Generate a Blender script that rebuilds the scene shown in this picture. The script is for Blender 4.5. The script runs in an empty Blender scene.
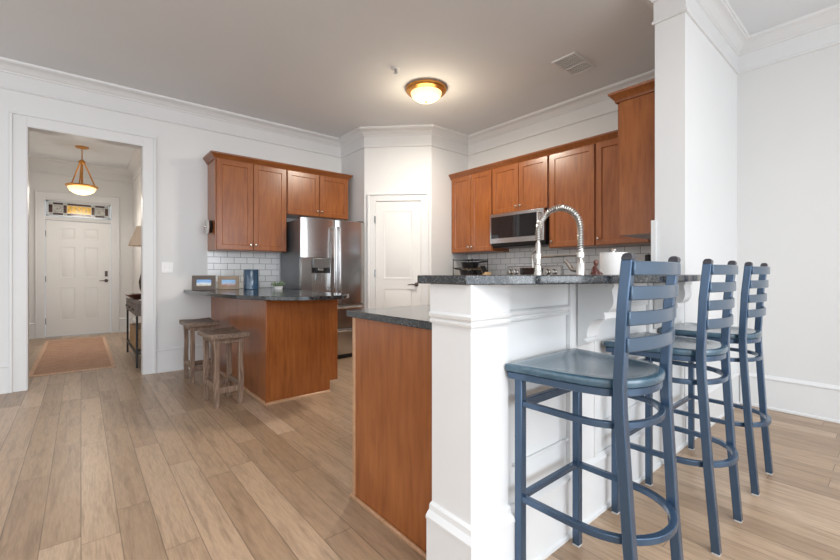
import bpy, bmesh, math, random
from mathutils import Vector, Matrix
random.seed(4)
PI = math.pi
S = bpy.context.scene
COL = S.collection

# ------------------------------------------------------------------ camera
CAM_H, FPX, HOR = 1.10, 404.0, 273.2
cd = bpy.data.cameras.new('camera'); cam = bpy.data.objects.new('camera', cd); COL.objects.link(cam)
cam.location = (0, 0, CAM_H); cam.rotation_euler = (PI/2, 0, math.radians(50 - 90))
cd.sensor_width = 36; cd.lens = 36*FPX/840; cd.shift_y = -(280 - HOR)/840; cd.clip_start = .02
S.camera = cam
# ------------------------------------------------------------------ world, light, exposure
S.view_settings.view_transform = 'Standard'; S.view_settings.look = 'None'
S.view_settings.gamma = 1; S.view_settings.use_curve_mapping = False
S.view_settings.exposure = 0.0
w = bpy.data.worlds.new('world'); S.world = w; w.use_nodes = True
w.node_tree.nodes['Background'].inputs[0].default_value = (.75, .87, 1, 1)
w.node_tree.nodes['Background'].inputs[1].default_value = 1.0
def area(name, loc, rot, sx, sy, power, col):
    l = bpy.data.lights.new(name, 'AREA'); l.shape = 'RECTANGLE'; l.size = sx; l.size_y = sy; l.energy = power; l.color = col
    o = bpy.data.objects.new(name, l); COL.objects.link(o); o.location = loc; o.rotation_euler = rot; return o
area('daylight_back_windows', (-.3, -5.9, 1.5), (PI/2, 0, 0), 8.6, 2.5, 235, (.84, .92, 1))
area('added_side_fill', (-4.9, .2, 1.5), (PI/2, 0, -PI/2), 8.5, 2.5, 95, (.90, .95, 1))  # added fill light in front of the closed side wall, no windows there
sl = bpy.data.lights.new('sun', 'SUN'); sl.energy = 1.22; sl.angle = math.radians(40); sl.color = (.91, .955, 1)
so = bpy.data.objects.new('sun', sl); COL.objects.link(so); so.rotation_euler = Vector((.28, -1, .10)).to_track_quat('Z', 'Y').to_euler()
area('added_overhead_fill', (.2, -1.6, 2.98), (0, 0, 0), 3.2, 3.2, 150, (.95, .98, 1))  # added soft fill from above, not a known lamp of the room
def bulb(name, loc, power, col, r=.06):
    l = bpy.data.lights.new(name, 'POINT'); l.energy = power; l.color = col; l.shadow_soft_size = r
    o = bpy.data.objects.new(name, l); COL.objects.link(o); o.location = loc; return o

# ------------------------------------------------------------------ materials
def newmat(name):
    m = bpy.data.materials.new(name); m.use_nodes = True
    nt = m.node_tree; b = nt.nodes['Principled BSDF']; return m, nt, b
def N(nt, t, **kw):
    n = nt.nodes.new(t)
    for k, v in kw.items(): setattr(n, k, v)
    return n
def ramp(nt, fac, stops):
    r = N(nt, 'ShaderNodeValToRGB'); e = r.color_ramp.elements
    while len(e) < len(stops): e.new(.5)
    for i, (p, c) in enumerate(stops): e[i].position = p; e[i].color = (*c, 1)
    nt.links.new(fac, r.inputs[0]); return r.outputs[0]
def coords(nt, scale=(1, 1, 1), rot=(0, 0, 0), kind='Object'):
    t = N(nt, 'ShaderNodeTexCoord'); m = N(nt, 'ShaderNodeMapping')
    m.inputs['Scale'].default_value = scale; m.inputs['Rotation'].default_value = rot
    nt.links.new(t.outputs[kind], m.inputs[0]); return m.outputs[0]
def noise(nt, vec, scale, detail=4, rough=.5, dist=0):
    n = N(nt, 'ShaderNodeTexNoise'); n.inputs['Scale'].default_value = scale; n.inputs['Detail'].default_value = detail
    n.inputs['Roughness'].default_value = rough; n.inputs['Distortion'].default_value = dist
    nt.links.new(vec, n.inputs['Vector']); return n.outputs[0]
def bump(nt, b, h, strength=.2, dist=.002):
    n = N(nt, 'ShaderNodeBump'); n.inputs['Strength'].default_value = strength; n.inputs['Distance'].default_value = dist
    nt.links.new(h, n.inputs['Height']); nt.links.new(n.outputs[0], b.inputs['Normal'])
def plain(name, col, rough=.5, metal=0, var=.04, nscale=6, spec=None, coat=0, emis=None, estr=0, bmp=0, alpha=None, trans=0):
    m, nt, b = newmat(name)
    v = noise(nt, coords(nt), nscale, 3)
    lo = tuple(max(0, c*(1 - var)) for c in col); hi = tuple(min(1, c*(1 + var)) for c in col)
    nt.links.new(ramp(nt, v, [(.3, lo), (.7, hi)]), b.inputs['Base Color'])
    b.inputs['Roughness'].default_value = rough; b.inputs['Metallic'].default_value = metal
    if spec is not None: b.inputs['Specular IOR Level'].default_value = spec
    if coat: b.inputs['Coat Weight'].default_value = coat; b.inputs['Coat Roughness'].default_value = .15
    if emis: b.inputs['Emission Color'].default_value = (*emis, 1); b.inputs['Emission Strength'].default_value = estr
    if trans: b.inputs['Transmission Weight'].default_value = trans
    if bmp: bump(nt, b, noise(nt, coords(nt), 120, 3), bmp, .001)
    return m
def wood(name, dark, mid, light, scale=1.0, rough=.35, coat=.25, axis='Z', blotch=1.0, bmp=.05):
    m, nt, b = newmat(name)
    sc = {'Z': (9, 9, .9), 'X': (.9, 9, 9), 'Y': (9, .9, 9)}[axis]
    g = noise(nt, coords(nt, tuple(s*scale for s in sc)), 4, 8, .6, .4)
    c1 = ramp(nt, g, [(.25, dark), (.5, mid), (.78, light)])
    bl = noise(nt, coords(nt), 3.2, 2, .5)
    mx = N(nt, 'ShaderNodeMix', data_type='RGBA', blend_type='MULTIPLY'); mx.inputs[0].default_value = blotch
    nt.links.new(c1, mx.inputs[6]); nt.links.new(ramp(nt, bl, [(.3, (.82, .78, .76)), (.7, (1, 1, 1))]), mx.inputs[7])
    nt.links.new(mx.outputs[2], b.inputs['Base Color'])
    b.inputs['Roughness'].default_value = rough; b.inputs['Coat Weight'].default_value = coat; b.inputs['Coat Roughness'].default_value = .25
    bump(nt, b, g, bmp, .001); return m
def granite(name, rot=(0, 0, 0)):
    m, nt, b = newmat(name); c = coords(nt)
    v = N(nt, 'ShaderNodeTexVoronoi'); v.inputs['Scale'].default_value = 260; nt.links.new(c, v.inputs['Vector'])
    sp = ramp(nt, v.outputs['Color'], [(.3, (.008, .010, .012)), (.55, (.03, .034, .038)), (.78, (.09, .095, .10)), (.96, (.26, .26, .255))])
    n2 = noise(nt, c, 14, 6, .7)
    mx = N(nt, 'ShaderNodeMix', data_type='RGBA', blend_type='MULTIPLY'); mx.inputs[0].default_value = .9
    nt.links.new(sp, mx.inputs[6]); nt.links.new(ramp(nt, n2, [(.35, (.25, .25, .26)), (.65, (1, 1, 1))]), mx.inputs[7])
    nt.links.new(mx.outputs[2], b.inputs['Base Color']); b.inputs['Roughness'].default_value = .12
    b.inputs['Specular IOR Level'].default_value = .7
    bump(nt, b, noise(nt, c, 60, 3), .12, .001); return m
def floor_mat():
    m, nt, b = newmat('oak_plank_floor'); L = nt.links.new
    t = N(nt, 'ShaderNodeTexCoord'); sx = N(nt, 'ShaderNodeSeparateXYZ'); L(t.outputs['Object'], sx.inputs[0])
    def M(op, a, bb=None, c=None):
        n = N(nt, 'ShaderNodeMath', operation=op)
        for i, v in enumerate((a, bb, c)):
            if v is None: continue
            if isinstance(v, (int, float)): n.inputs[i].default_value = v
            else: L(v, n.inputs[i])
        return n.outputs[0]
    PW, PL = .128, 1.22
    u = M('DIVIDE', sx.outputs[0], PW); ui = M('FLOOR', u); uf = M('FRACT', u)
    wn = N(nt, 'ShaderNodeTexWhiteNoise', noise_dimensions='1D'); L(ui, wn.inputs['W'])
    v = M('ADD', M('DIVIDE', sx.outputs[1], PL), M('MULTIPLY', wn.outputs['Value'], 7.3)); vi = M('FLOOR', v); vf = M('FRACT', v)
    cb = N(nt, 'ShaderNodeCombineXYZ'); L(ui, cb.inputs[0]); L(vi, cb.inputs[1])
    wn2 = N(nt, 'ShaderNodeTexWhiteNoise', noise_dimensions='3D'); L(cb.outputs[0], wn2.inputs['Vector'])
    base = ramp(nt, wn2.outputs['Value'], [(0, (.375, .253, .162)), (.35, (.44, .305, .20)), (.7, (.50, .352, .235)), (1, (.575, .42, .295))])
    # grain, shifted per board
    vm = N(nt, 'ShaderNodeVectorMath', operation='MULTIPLY_ADD'); L(wn2.outputs['Color'], vm.inputs[0]); vm.inputs[1].default_value = (9, 9, 9)
    L(coords(nt, (14, 1.1, 1)), vm.inputs[2])
    g = noise(nt, vm.outputs[0], 2.2, 8, .62, .5)
    g2 = noise(nt, vm.outputs[0], 11, 4, .6)
    mx = N(nt, 'ShaderNodeMix', data_type='RGBA', blend_type='MULTIPLY'); mx.inputs[0].default_value = 1
    L(base, mx.inputs[6]); L(ramp(nt, g, [(.25, (.60, .57, .54)), (.52, (1, 1, 1)), (.8, (1.0, .95, .89))]), mx.inputs[7])
    mx2 = N(nt, 'ShaderNodeMix', data_type='RGBA', blend_type='MULTIPLY'); mx2.inputs[0].default_value = .85
    L(mx.outputs[2], mx2.inputs[6]); L(ramp(nt, g2, [(.3, (.75, .74, .73)), (.6, (1, 1, 1))]), mx2.inputs[7])
    eu = M('MINIMUM', uf, M('SUBTRACT', 1, uf)); ev = M('MINIMUM', vf, M('SUBTRACT', 1, vf))
    gap = M('MINIMUM', M('MULTIPLY', eu, PW), M('MULTIPLY', ev, PL))
    gm = N(nt, 'ShaderNodeMapRange'); L(gap, gm.inputs[0]); gm.inputs[1].default_value = .0006; gm.inputs[2].default_value = .0026
    gm.inputs[3].default_value = .45; gm.inputs[4].default_value = 1
    mx3 = N(nt, 'ShaderNodeMix', data_type='RGBA', blend_type='MULTIPLY'); mx3.inputs[0].default_value = 1
    L(mx2.outputs[2], mx3.inputs[6]); L(gm.outputs[0], mx3.inputs[7])
    L(mx3.outputs[2], b.inputs['Base Color']); b.inputs['Roughness'].default_value = .34
    bump(nt, b, gm.outputs[0], .35, .001); return m
def tile_mat(name, ax):
    m, nt, b = newmat(name); L = nt.links.new
    t = N(nt, 'ShaderNodeTexCoord'); sx = N(nt, 'ShaderNodeSeparateXYZ'); L(t.outputs['Object'], sx.inputs[0])
    cb = N(nt, 'ShaderNodeCombineXYZ'); L(sx.outputs[ax], cb.inputs[0]); L(sx.outputs[2], cb.inputs[1])
    br = N(nt, 'ShaderNodeTexBrick'); L(cb.outputs[0], br.inputs['Vector']); br.inputs['Scale'].default_value = 1
    br.inputs['Brick Width'].default_value = .152; br.inputs['Row Height'].default_value = .0762; br.inputs['Mortar Size'].default_value = .0026
    br.inputs['Mortar Smooth'].default_value = .2; br.inputs['Color1'].default_value = (.90, .90, .89, 1); br.inputs['Color2'].default_value = (.84, .84, .83, 1)
    br.inputs['Mortar'].default_value = (.24, .235, .23, 1); L(br.outputs['Color'], b.inputs['Base Color'])
    b.inputs['Roughness'].default_value = .12
    inv = N(nt, 'ShaderNodeMath', operation='SUBTRACT'); inv.inputs[0].default_value = 1; L(br.outputs['Fac'], inv.inputs[1])
    bump(nt, b, inv.outputs[0], .5, .002); return m
def brushed(name, col, rough=.25, axis='Z', aniso=.5, mix=.10):
    m, nt, b = newmat(name)
    sc = {'Z': (60, 60, .6), 'X': (.6, 60, 60), 'H': (1, 1, 90)}[axis]
    g = noise(nt, coords(nt, sc), 3, 4)
    nt.links.new(ramp(nt, g, [(.3, tuple(c*(1 - mix) for c in col)), (.7, col)]), b.inputs['Base Color'])
    b.inputs['Metallic'].default_value = 1; b.inputs['Roughness'].default_value = rough; b.inputs['Anisotropic'].default_value = aniso
    return m
MT = dict(
    wall=plain('wall_paint', (.77, .773, .77), .75, var=.012, nscale=1.5, bmp=.03),
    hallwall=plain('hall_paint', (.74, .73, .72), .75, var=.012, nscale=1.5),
    wall_shaded=plain('wall_paint_shaded', (.71, .707, .70), .75, var=.012, nscale=1.5),  # wall paint with the right wall's shade mixed into its colour
    trim=plain('trim_enamel', (.755, .757, .757), .38, var=.01),
    ceil=plain('ceiling_paint', (.775, .795, .815), .85, var=.02, nscale=1.0, bmp=.04),
    floor=floor_mat(),
    cherry=wood('cherry_veneer', (.225, .064, .016), (.32, .101, .025), (.40, .141, .037), rough=.28),
    cherry_h=wood('cherry_rail', (.18, .052, .013), (.26, .08, .018), (.33, .115, .026), axis='X'),
    cherry_sill=wood('oak_shoe', (.42, .23, .12), (.52, .30, .17), (.6, .37, .22), axis='X'),
    granite=granite('granite'),
    tile_x=tile_mat('subway_tile', 0), tile_y=tile_mat('subway_tile_range', 1),
    steel=brushed('stainless_steel', (.50, .49, .48), .22),
    steel_l=brushed('light_stainless', (.66, .65, .64), .20, axis='H'),
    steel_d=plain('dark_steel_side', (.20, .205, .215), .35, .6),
    chrome=plain('brushed_nickel', (.66, .64, .61), .2, 1, var=.02),
    knob=plain('nickel_knob', (.72, .66, .58), .25, 1, var=.02),
    blackglass=plain('black_glass', (.012, .012, .014), .04, 0, spec=.8),
    black=plain('black_enamel', (.014, .014, .015), .35),
    dark=plain('dark_recess', (.02, .02, .022), .6),
    blue=plain('blue_powder_coat', (.055, .10, .17), .26, .55, var=.06, coat=.3),
    blueslat=plain('blue_slat', (.075, .12, .18), .28, .5, var=.06, coat=.3),
    blueseat=wood('blue_stained_seat', (.028, .07, .108), (.042, .098, .145), (.06, .125, .178), axis='X', rough=.2, coat=.6, blotch=.4, bmp=.02),
    cap=plain('dark_cap', (.05, .05, .06), .3, .2), glide=plain('grey_glide', (.55, .55, .55), .5),
    brass=plain('antique_brass', (.62, .29, .07), .28, .85, var=.15),
    bronze=plain('dark_bronze', (.07, .05, .045), .3, .8),
    glow=plain('alabaster_glow', (.95, .85, .6), .4, emis=(1, .74, .33), estr=1.2, var=.1, nscale=14),
    rustic=wood('weathered_wood', (.085, .055, .04), (.26, .175, .125), (.44, .33, .25), rough=.6, coat=0, bmp=.3, scale=2),
    rustic_t=wood('weathered_top', (.07, .055, .05), (.20, .145, .11), (.42, .29, .20), rough=.45, coat=.1, bmp=.3, axis='Y', scale=2),
    console=wood('console_drawer_wood', (.10, .075, .065), (.17, .13, .11), (.24, .18, .15), axis='Y', rough=.5, coat=0),
    iron=plain('black_iron', (.03, .028, .028), .45, .6),
    doorpaint=plain('door_paint', (.80, .79, .775), .4, var=.01),
    wicker=wood('wicker', (.30, .17, .08), (.5, .32, .17), (.62, .43, .25), axis='X', rough=.7, coat=0, bmp=.6, scale=5),
    shade=plain('linen_shade', (.66, .52, .41), .8, emis=(1, .72, .45), estr=.08),
    woodbowl=plain('mahogany_bowl', (.13, .04, .025), .3, coat=.4),
    amber=plain('amber_glass', (.72, .42, .07), .15, var=.5, nscale=30, emis=(.9, .5, .08), estr=.25),  # amber's weak emission stands in for daylight behind the glass
    maroon=plain('maroon_glass', (.09, .045, .035), .15, var=.3, nscale=20), pale=plain('pale_glass', (.50, .48, .43), .15, var=.45, nscale=40),
    lead=plain('lead_came', (.52, .53, .53), .4, .4),
    redclay=plain('maroon_glaze', (.085, .016, .012), .25, coat=.5), paper=plain('paper_towel', (.88, .86, .84), .9, var=.02, bmp=.3),
    bluec=plain('navy_glaze', (.025, .075, .14), .12, coat=.6, var=.2), frame_g=wood('grey_frame', (.09, .07, .065), (.14, .115, .10), (.19, .16, .14), rough=.6, coat=0, axis='X'),
    frame_b=wood('tan_frame', (.28, .21, .15), (.40, .31, .23), (.5, .4, .31), rough=.6, coat=0, axis='X'),
    green=plain('succulent', (.20, .27, .17), .6, var=.4, nscale=30), white=plain('white_ceramic', (.85, .85, .85), .2), plate=plain('switch_plate', (.9, .9, .9), .35),
    board=plain('beech', (.60, .42, .24), .5), outlet=plain('grey_outlet', (.25, .26, .26), .4),
    panel=plain('dispenser_panel', (.30, .31, .32), .2, .7),
)
def rug_mat():
    m, nt, b = newmat('woven_rug'); L = nt.links.new; c = coords(nt)
    n1 = noise(nt, coords(nt, (1, 6, 1)), 5, 6, .7); n2 = noise(nt, coords(nt, (60, 220, 1)), 1, 2)
    col = ramp(nt, n1, [(.3, (.36, .19, .12)), (.48, (.60, .36, .25)), (.7, (.68, .44, .31))])
    mx = N(nt, 'ShaderNodeMix', data_type='RGBA', blend_type='MULTIPLY'); mx.inputs[0].default_value = .6
    L(col, mx.inputs[6]); L(ramp(nt, n2, [(.35, (.6, .6, .6)), (.6, (1, 1, 1))]), mx.inputs[7]); L(mx.outputs[2], b.inputs['Base Color'])
    b.inputs['Roughness'].default_value = .95; bump(nt, b, n2, .5, .003); return m
MT['rug'] = rug_mat(); MT['rugedge'] = plain('rug_border', (.70, .48, .34), .95, var=.15, nscale=40)
def photo_mat(name, top, mid, low):
    m, nt, b = newmat(name); t = N(nt, 'ShaderNodeTexCoord'); sx = N(nt, 'ShaderNodeSeparateXYZ'); nt.links.new(t.outputs['Generated'], sx.inputs[0])
    n = noise(nt, t.outputs['Generated'], 4, 4); a = N(nt, 'ShaderNodeMath', operation='MULTIPLY_ADD'); nt.links.new(n, a.inputs[0]); a.inputs[1].default_value = .5
    nt.links.new(sx.outputs[2], a.inputs[2]); nt.links.new(ramp(nt, a.outputs[0], [(.35, low), (.62, mid), (.85, top)]), b.inputs['Base Color'])
    b.inputs['Roughness'].default_value = .2; return m
MT['photo1'] = photo_mat('beach_photo', (.25, .48, .85), (.75, .82, .88), (.52, .45, .36))
MT['photo2'] = photo_mat('outdoor_photo', (.35, .6, .9), (.55, .55, .62), (.45, .22, .16))

# ------------------------------------------------------------------ mesh helpers
def BM(): return bmesh.new()
def box(bm, x0, x1, y0, y1, z0, z1, mat=None):
    r = bmesh.ops.create_cube(bm, size=1)['verts']
    for v in r:
        v.co = Vector(((x0 + x1)/2 + v.co.x*(x1 - x0), (y0 + y1)/2 + v.co.y*(y1 - y0), (z0 + z1)/2 + v.co.z*(z1 - z0)))
        if mat: v.co = mat @ v.co
    return bm
def loft(bm, rings, cap=True, closed=True):
    vr = [[bm.verts.new(p) for p in r] for r in rings]
    n = len(vr[0])
    for a, b in zip(vr, vr[1:]):
        for i in range(n if closed else n - 1):
            j = (i + 1) % n
            try: bm.faces.new((a[i], a[j], b[j], b[i]))
            except ValueError: pass
    if cap:
        for r in (vr[0], vr[-1]):
            try: bm.faces.new(r)
            except ValueError: pass
    return bm
def prism(bm, poly, z0, z1):
    return loft(bm, [[(x, y, z0) for x, y in poly], [(x, y, z1) for x, y in poly]])
def sidewise(bm, poly, x0, x1):                # polygon in (y, z) extruded along x
    return loft(bm, [[(x0, y, z) for y, z in poly], [(x1, y, z) for y, z in poly]])
def lathe(bm, prof, c=(0, 0, 0), seg=28, mat=None):
    rings = []
    for r, z in prof:
        r = max(r, .0004)
        ring = [Vector((c[0] + r*math.cos(2*PI*i/seg), c[1] + r*math.sin(2*PI*i/seg), c[2] + z)) for i in range(seg)]
        if mat: ring = [mat @ p for p in ring]
        rings.append(ring)
    return loft(bm, rings)
def tube(bm, pts, r, seg=10, square=False, up=(0, 0, 1)):
    pts = [Vector(p) for p in pts]; rings = []; n = len(pts); rr = r if isinstance(r, (list, tuple)) else [r]*n
    prev = None
    for i, p in enumerate(pts):
        t = (pts[min(i + 1, n - 1)] - pts[max(i - 1, 0)]).normalized()
        if prev is None:
            u = Vector(up); u = u if abs(u.dot(t)) < .95 else Vector((1, 0, 0)); a = t.cross(u).normalized()
        else: a = (prev - t*prev.dot(t)).normalized()
        prev = a; b = t.cross(a)
        if square: ring = [p + (a*sx + b*sy)*rr[i] for sx, sy in ((1, 1), (-1, 1), (-1, -1), (1, -1))]
        else: ring = [p + (a*math.cos(2*PI*k/seg) + b*math.sin(2*PI*k/seg))*rr[i] for k in range(seg)]
        rings.append(ring)
    return loft(bm, rings)
def leg(bm, pts, hs):                            # axis-aligned square post through points, hs half size (or list)
    hh = hs if isinstance(hs, (list, tuple)) else [hs]*len(pts)
    return loft(bm, [[(x - h, y - h, z), (x + h, y - h, z), (x + h, y + h, z), (x - h, y + h, z)] for (x, y, z), h in zip(pts, hh)])
def sweep(bm, path, prof, side=-1):              # horizontal path, profile of (offset, z), mitred corners
    rings = []; n = len(path); P = [Vector(p) for p in path]
    for i in range(n):
        ns = []
        for a, b in ((i - 1, i), (i, i + 1)):
            if a < 0 or b >= n: continue
            d = (P[b] - P[a]).normalized(); ns.append(Vector((-d.y, d.x))*side)
        m = ns[0] if len(ns) == 1 else (ns[0] + ns[1])/(1 + ns[0].dot(ns[1]))
        rings.append([(P[i].x + m.x*o, P[i].y + m.y*o, z) for o, z in prof])
    return loft(bm, rings)
def panel_door(bm, x0, x1, z0, z1, yb, t=.02, st=.055, rec=.008, slope=.006):
    """shaker door: front face towards -y at yb-t, recessed centre panel"""
    yf = yb - t
    o = [(x0, z0), (x1, z0), (x1, z1), (x0, z1)]
    def inn(k): return [(x0 + k, z0 + k), (x1 - k, z0 + k), (x1 - k, z1 - k), (x0 + k, z1 - k)]
    rings = [[(x, yb, z) for x, z in o], [(x, yf + .002, z) for x, z in o], [(x, yf, z) for x, z in inn(.003)],
             [(x, yf, z) for x, z in inn(st)], [(x, yf + rec, z) for x, z in inn(st + slope)]]
    return loft(bm, rings)
def obj(name, bm, mat, parent=None, bevel=0, smooth=True, seg=2):
    bmesh.ops.recalc_face_normals(bm, faces=bm.faces[:])
    me = bpy.data.meshes.new(name); bm.to_mesh(me); bm.free()
    me.materials.append(MT[mat] if isinstance(mat, str) else mat)
    if smooth:
        for p in me.polygons: p.use_smooth = True
        me.set_sharp_from_angle(angle=math.radians(32))
    o = bpy.data.objects.new(name, me); COL.objects.link(o)
    if parent: o.parent = parent
    if bevel:
        m = o.modifiers.new('edge', 'BEVEL'); m.width = bevel; m.segments = seg; m.limit_method = 'ANGLE'; m.angle_limit = math.radians(35)
    return o
def tag(o, label, cat, group=None):
    o['label'] = label; o['category'] = cat
    if group: o['group'] = group
    return o
def thing(name, label, cat, loc=(0, 0, 0), rz=0, group=None):
    o = bpy.data.objects.new(name, None); COL.objects.link(o); o.location = loc; o.rotation_euler = (0, 0, rz)
    o.empty_display_size = .05
    return tag(o, label, cat, group)
def struct(name, bm, mat, parent=None, bevel=0):
    o = obj(name, bm, mat, parent, bevel)
    if parent is None: o['kind'] = 'structure'
    return o
def sempty(name, loc=(0, 0, 0), rz=0):
    o = bpy.data.objects.new(name, None); COL.objects.link(o); o.location = loc; o.rotation_euler = (0, 0, rz); o['kind'] = 'structure'
    return o
def dup(root, loc, rz=None, label=None, group=None):
    r = root.copy(); COL.objects.link(r); r.location = loc
    if rz is not None: r.rotation_euler = (0, 0, rz)
    if label: r['label'] = label
    if group: r['group'] = group
    for ch in list(root.children):
        c = ch.copy(); COL.objects.link(c); c.parent = r
        for g in ch.children:
            d = g.copy(); COL.objects.link(d); d.parent = c
    return r

# ------------------------------------------------------------------ setting
H = 3.04
YL, XR, XP, YP = 5.29, 4.28, 2.93, 4.02           # left wall, range/right wall, pantry side wall, pantry return wall
AX, AY, BX = 2.93, 4.66, 3.57
SX, SY0, SY1 = 2.995, .90, 1.08                    # stub wall beside the bar
HX0, HX1, HY = -.80, .75, 9.36                    # hall
bm = BM(); box(bm, -5.1, 4.5, -6.1, 9.6, -.1, 0); struct('floor', bm, 'floor')
bm = BM(); box(bm, -5.1, 4.5, -6.1, 9.6, H, H + .1); struct('ceiling', bm, 'ceil')
bm = BM(); box(bm, -5.1, -.39, YL, YL + .12, 0, H); box(bm, .516, XR + .12, YL, YL + .12, 0, H); box(bm, -.39, .516, YL, YL + .12, 2.48, H)
struct('wall_left', bm, 'wall')
bm = BM(); prism(bm, [(XP, YL), (XP, AY), (BX, YP), (XR, YP), (XR, YP + .1), (BX + .041, YP + .1), (XP + .1, AY + .041), (XP + .1, YL)], 0, H)
struct('wall_pantry', bm, 'wall')
bm = BM(); box(bm, XR, XR + .12, -6.0, YL, 0, H); struct('wall_right', bm, 'wall_shaded')
bm = BM(); box(bm, SX, XR, SY0, SY1, 0, H); struct('wall_stub', bm, 'wall')
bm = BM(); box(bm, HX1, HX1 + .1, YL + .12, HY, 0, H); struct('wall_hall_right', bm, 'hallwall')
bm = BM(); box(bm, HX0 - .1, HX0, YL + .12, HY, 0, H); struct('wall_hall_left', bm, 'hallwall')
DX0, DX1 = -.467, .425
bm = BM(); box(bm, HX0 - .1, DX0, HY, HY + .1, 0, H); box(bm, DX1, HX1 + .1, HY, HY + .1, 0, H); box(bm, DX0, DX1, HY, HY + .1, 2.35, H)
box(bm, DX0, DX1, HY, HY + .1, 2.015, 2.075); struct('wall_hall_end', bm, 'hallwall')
bm = BM(); box(bm, -5.1, XR + .12, -6.1, -6.0, 0, .10); box(bm, -5.1, XR + .12, -6.1, -6.0, 2.92, H)
for x in (-5.05, -3.2, -1.35, .5, 2.35, 4.2): box(bm, x - .06, x + .06, -6.1, -6.0, .10, 2.92)
struct('wall_back', bm, 'wall')
bm = BM(); box(bm, -5.1, -5.0, -6.0, YL, 0, H); struct('wall_far_left', bm, 'wall')

# crown moulding (one mitred run round the room)
CR = [(0, 2.79), (.012, 2.792), (.016, 2.80), (.012, 2.812), (.006, 2.816), (.006, 2.94), (.016, 2.945), (.018, 2.955), (.026, 2.96), (.034, 2.975), (.05, 2.993), (.072, 3.008),
      (.088, 3.014), (.092, 3.02), (.10, 3.022), (.105, 3.04), (0, 3.04)]
run = [(-5, YL), (XP, YL), (AX, AY), (BX, YP), (XR, YP), (XR, SY1), (SX, SY1), (SX, SY0), (XR, SY0), (XR, -6)]
bm = sweep(BM(), run, CR); struct('trim_1', bm, 'trim')
bm = sweep(BM(), [(HX0, YL + .12), (HX0, HY), (HX1, HY), (HX1, YL + .12)], CR); struct('trim_2', bm, 'hallwall')
BB = [(0, 0), (.018, 0), (.024, 0.0), (.024, .015), (.016, .02), (.015, .235), (.024, .24), (.024, .25), (.012, .262), (.008, .27), (0, .27)]
def base(name, path, mat='trim'): struct(name, sweep(BM(), path, BB), mat)
base('baseboard_left', [(-5, YL), (-.507, YL)])
base('baseboard_left_kitchen', [(.627, YL), (1.175, YL)])
base('baseboard_right', [(XR, SY0 - .025), (XR, -6)])
base('baseboard_stub', [(SX - .03, SY0), (XR, SY0)])
base('baseboard_hall_end', [(HX0, HY), (-.57, HY)], 'trim')
base('baseboard_hall_corner', [(.53, HY), (HX1, HY), (HX1, YL + .12)], 'trim')
base('baseboard_hall_left', [(HX0, YL + .12), (HX0, HY - .026)], 'trim')

def casing(name, x0, x1, top, y, wd=.112, parent=None, mat='trim', out=.02, z0=0):
    """flat casing with a raised back band, front towards -y"""
    bm = BM()
    box(bm, x0 - wd, x0, y - out, y, z0, top + wd); box(bm, x1, x1 + wd, y - out, y, z0, top + wd); box(bm, x0, x1, y - out, y, top, top + wd)
    b = .018
    box(bm, x0 - wd - .004, x0 - wd + b, y - out - .014, y, z0, top + wd - b); box(bm, x1 + wd - b, x1 + wd + .004, y - out - .014, y, z0, top + wd - b)
    box(bm, x0 - wd - .004, x1 + wd + .004, y - out - .014, y, top + wd - b, top + wd + .004)
    if parent: return obj(name, bm, mat, parent, .003)
    return struct(name, bm, mat, None, .003)
casing('trim_3', -.39, .516, 2.48, YL)                       # kitchen face of the hall opening
bm = BM(); box(bm, -.39, -.384, YL - .018, YL + .13, 0, 2.48); box(bm, .51, .516, YL - .018, YL + .13, 0, 2.48); box(bm, -.384, .51, YL - .018, YL + .13, 2.474, 2.48)
struct('trim_4', bm, 'trim')
# front door
d = sempty('door_1', (0, HY, 0))
def raised_door(panels, x0, x1, z0, z1, y0, t, mat, parent, name='slab'):
    bm = BM(); box(bm, x0, x1, y0, y0 + t, z0, z1)
    obj(name, bm, mat, parent, .002)
    for (a, b, c, e) in panels:
        bm = BM(); k = .022
        def rg(i, y): return [(a + i, y, c + i), (b - i, y, c + i), (b - i, y, e - i), (a + i, y, e - i)]
        loft(bm, [rg(0, y0 + .004), rg(0, y0 - .004), rg(.008, y0 - .005), rg(.014, y0 - .001), rg(.03, y0 - .0005), rg(.042, y0 - .0045)])
        obj('panel', bm, mat, parent)
W = DX1 - DX0; fx = lambda a: DX0 + W*a
pcol = [(fx(.205), fx(.445)), (fx(.56), fx(.80))]
pan = [(a, b, c, e) for a, b in pcol for c, e in ((.27, .86), (1.01, 1.57), (1.70, 1.90))]
raised_door(pan, DX0 + .006, DX1 - .006, .012, 2.008, .03, .045, 'doorpaint', d)
bm = BM(); box(bm, DX0, DX1, .0, .10, 0, .012); obj('threshold', bm, 'lead', d)
hl = obj('deadbolt', box(BM(), .335, .375, .012, .03, 1.04, 1.14), 'bronze', d, .006)
bm = BM(); lathe(bm, [(.0, 0), (.03, 0), (.028, .012), (.012, .016), (.012, .05), (0, .05)], seg=16, mat=Matrix.Translation((.355, .03, .965)) @ Matrix.Rotation(PI/2, 4, 'X'))
tube(bm, [(.355, -.015, .965), (.30, -.018, .963), (.255, -.014, .96)], [.009, .008, .006], 8); obj('handle', bm, 'bronze', d)
for z in (.28, 1.0, 1.78): obj('hinge', box(BM(), DX0 - .006, DX0 + .010, -.004, .03, z - .05, z + .05), 'panel', d)
casing('trim_5', DX0, DX1, 2.375, HY, .12, None, 'trim')
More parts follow.
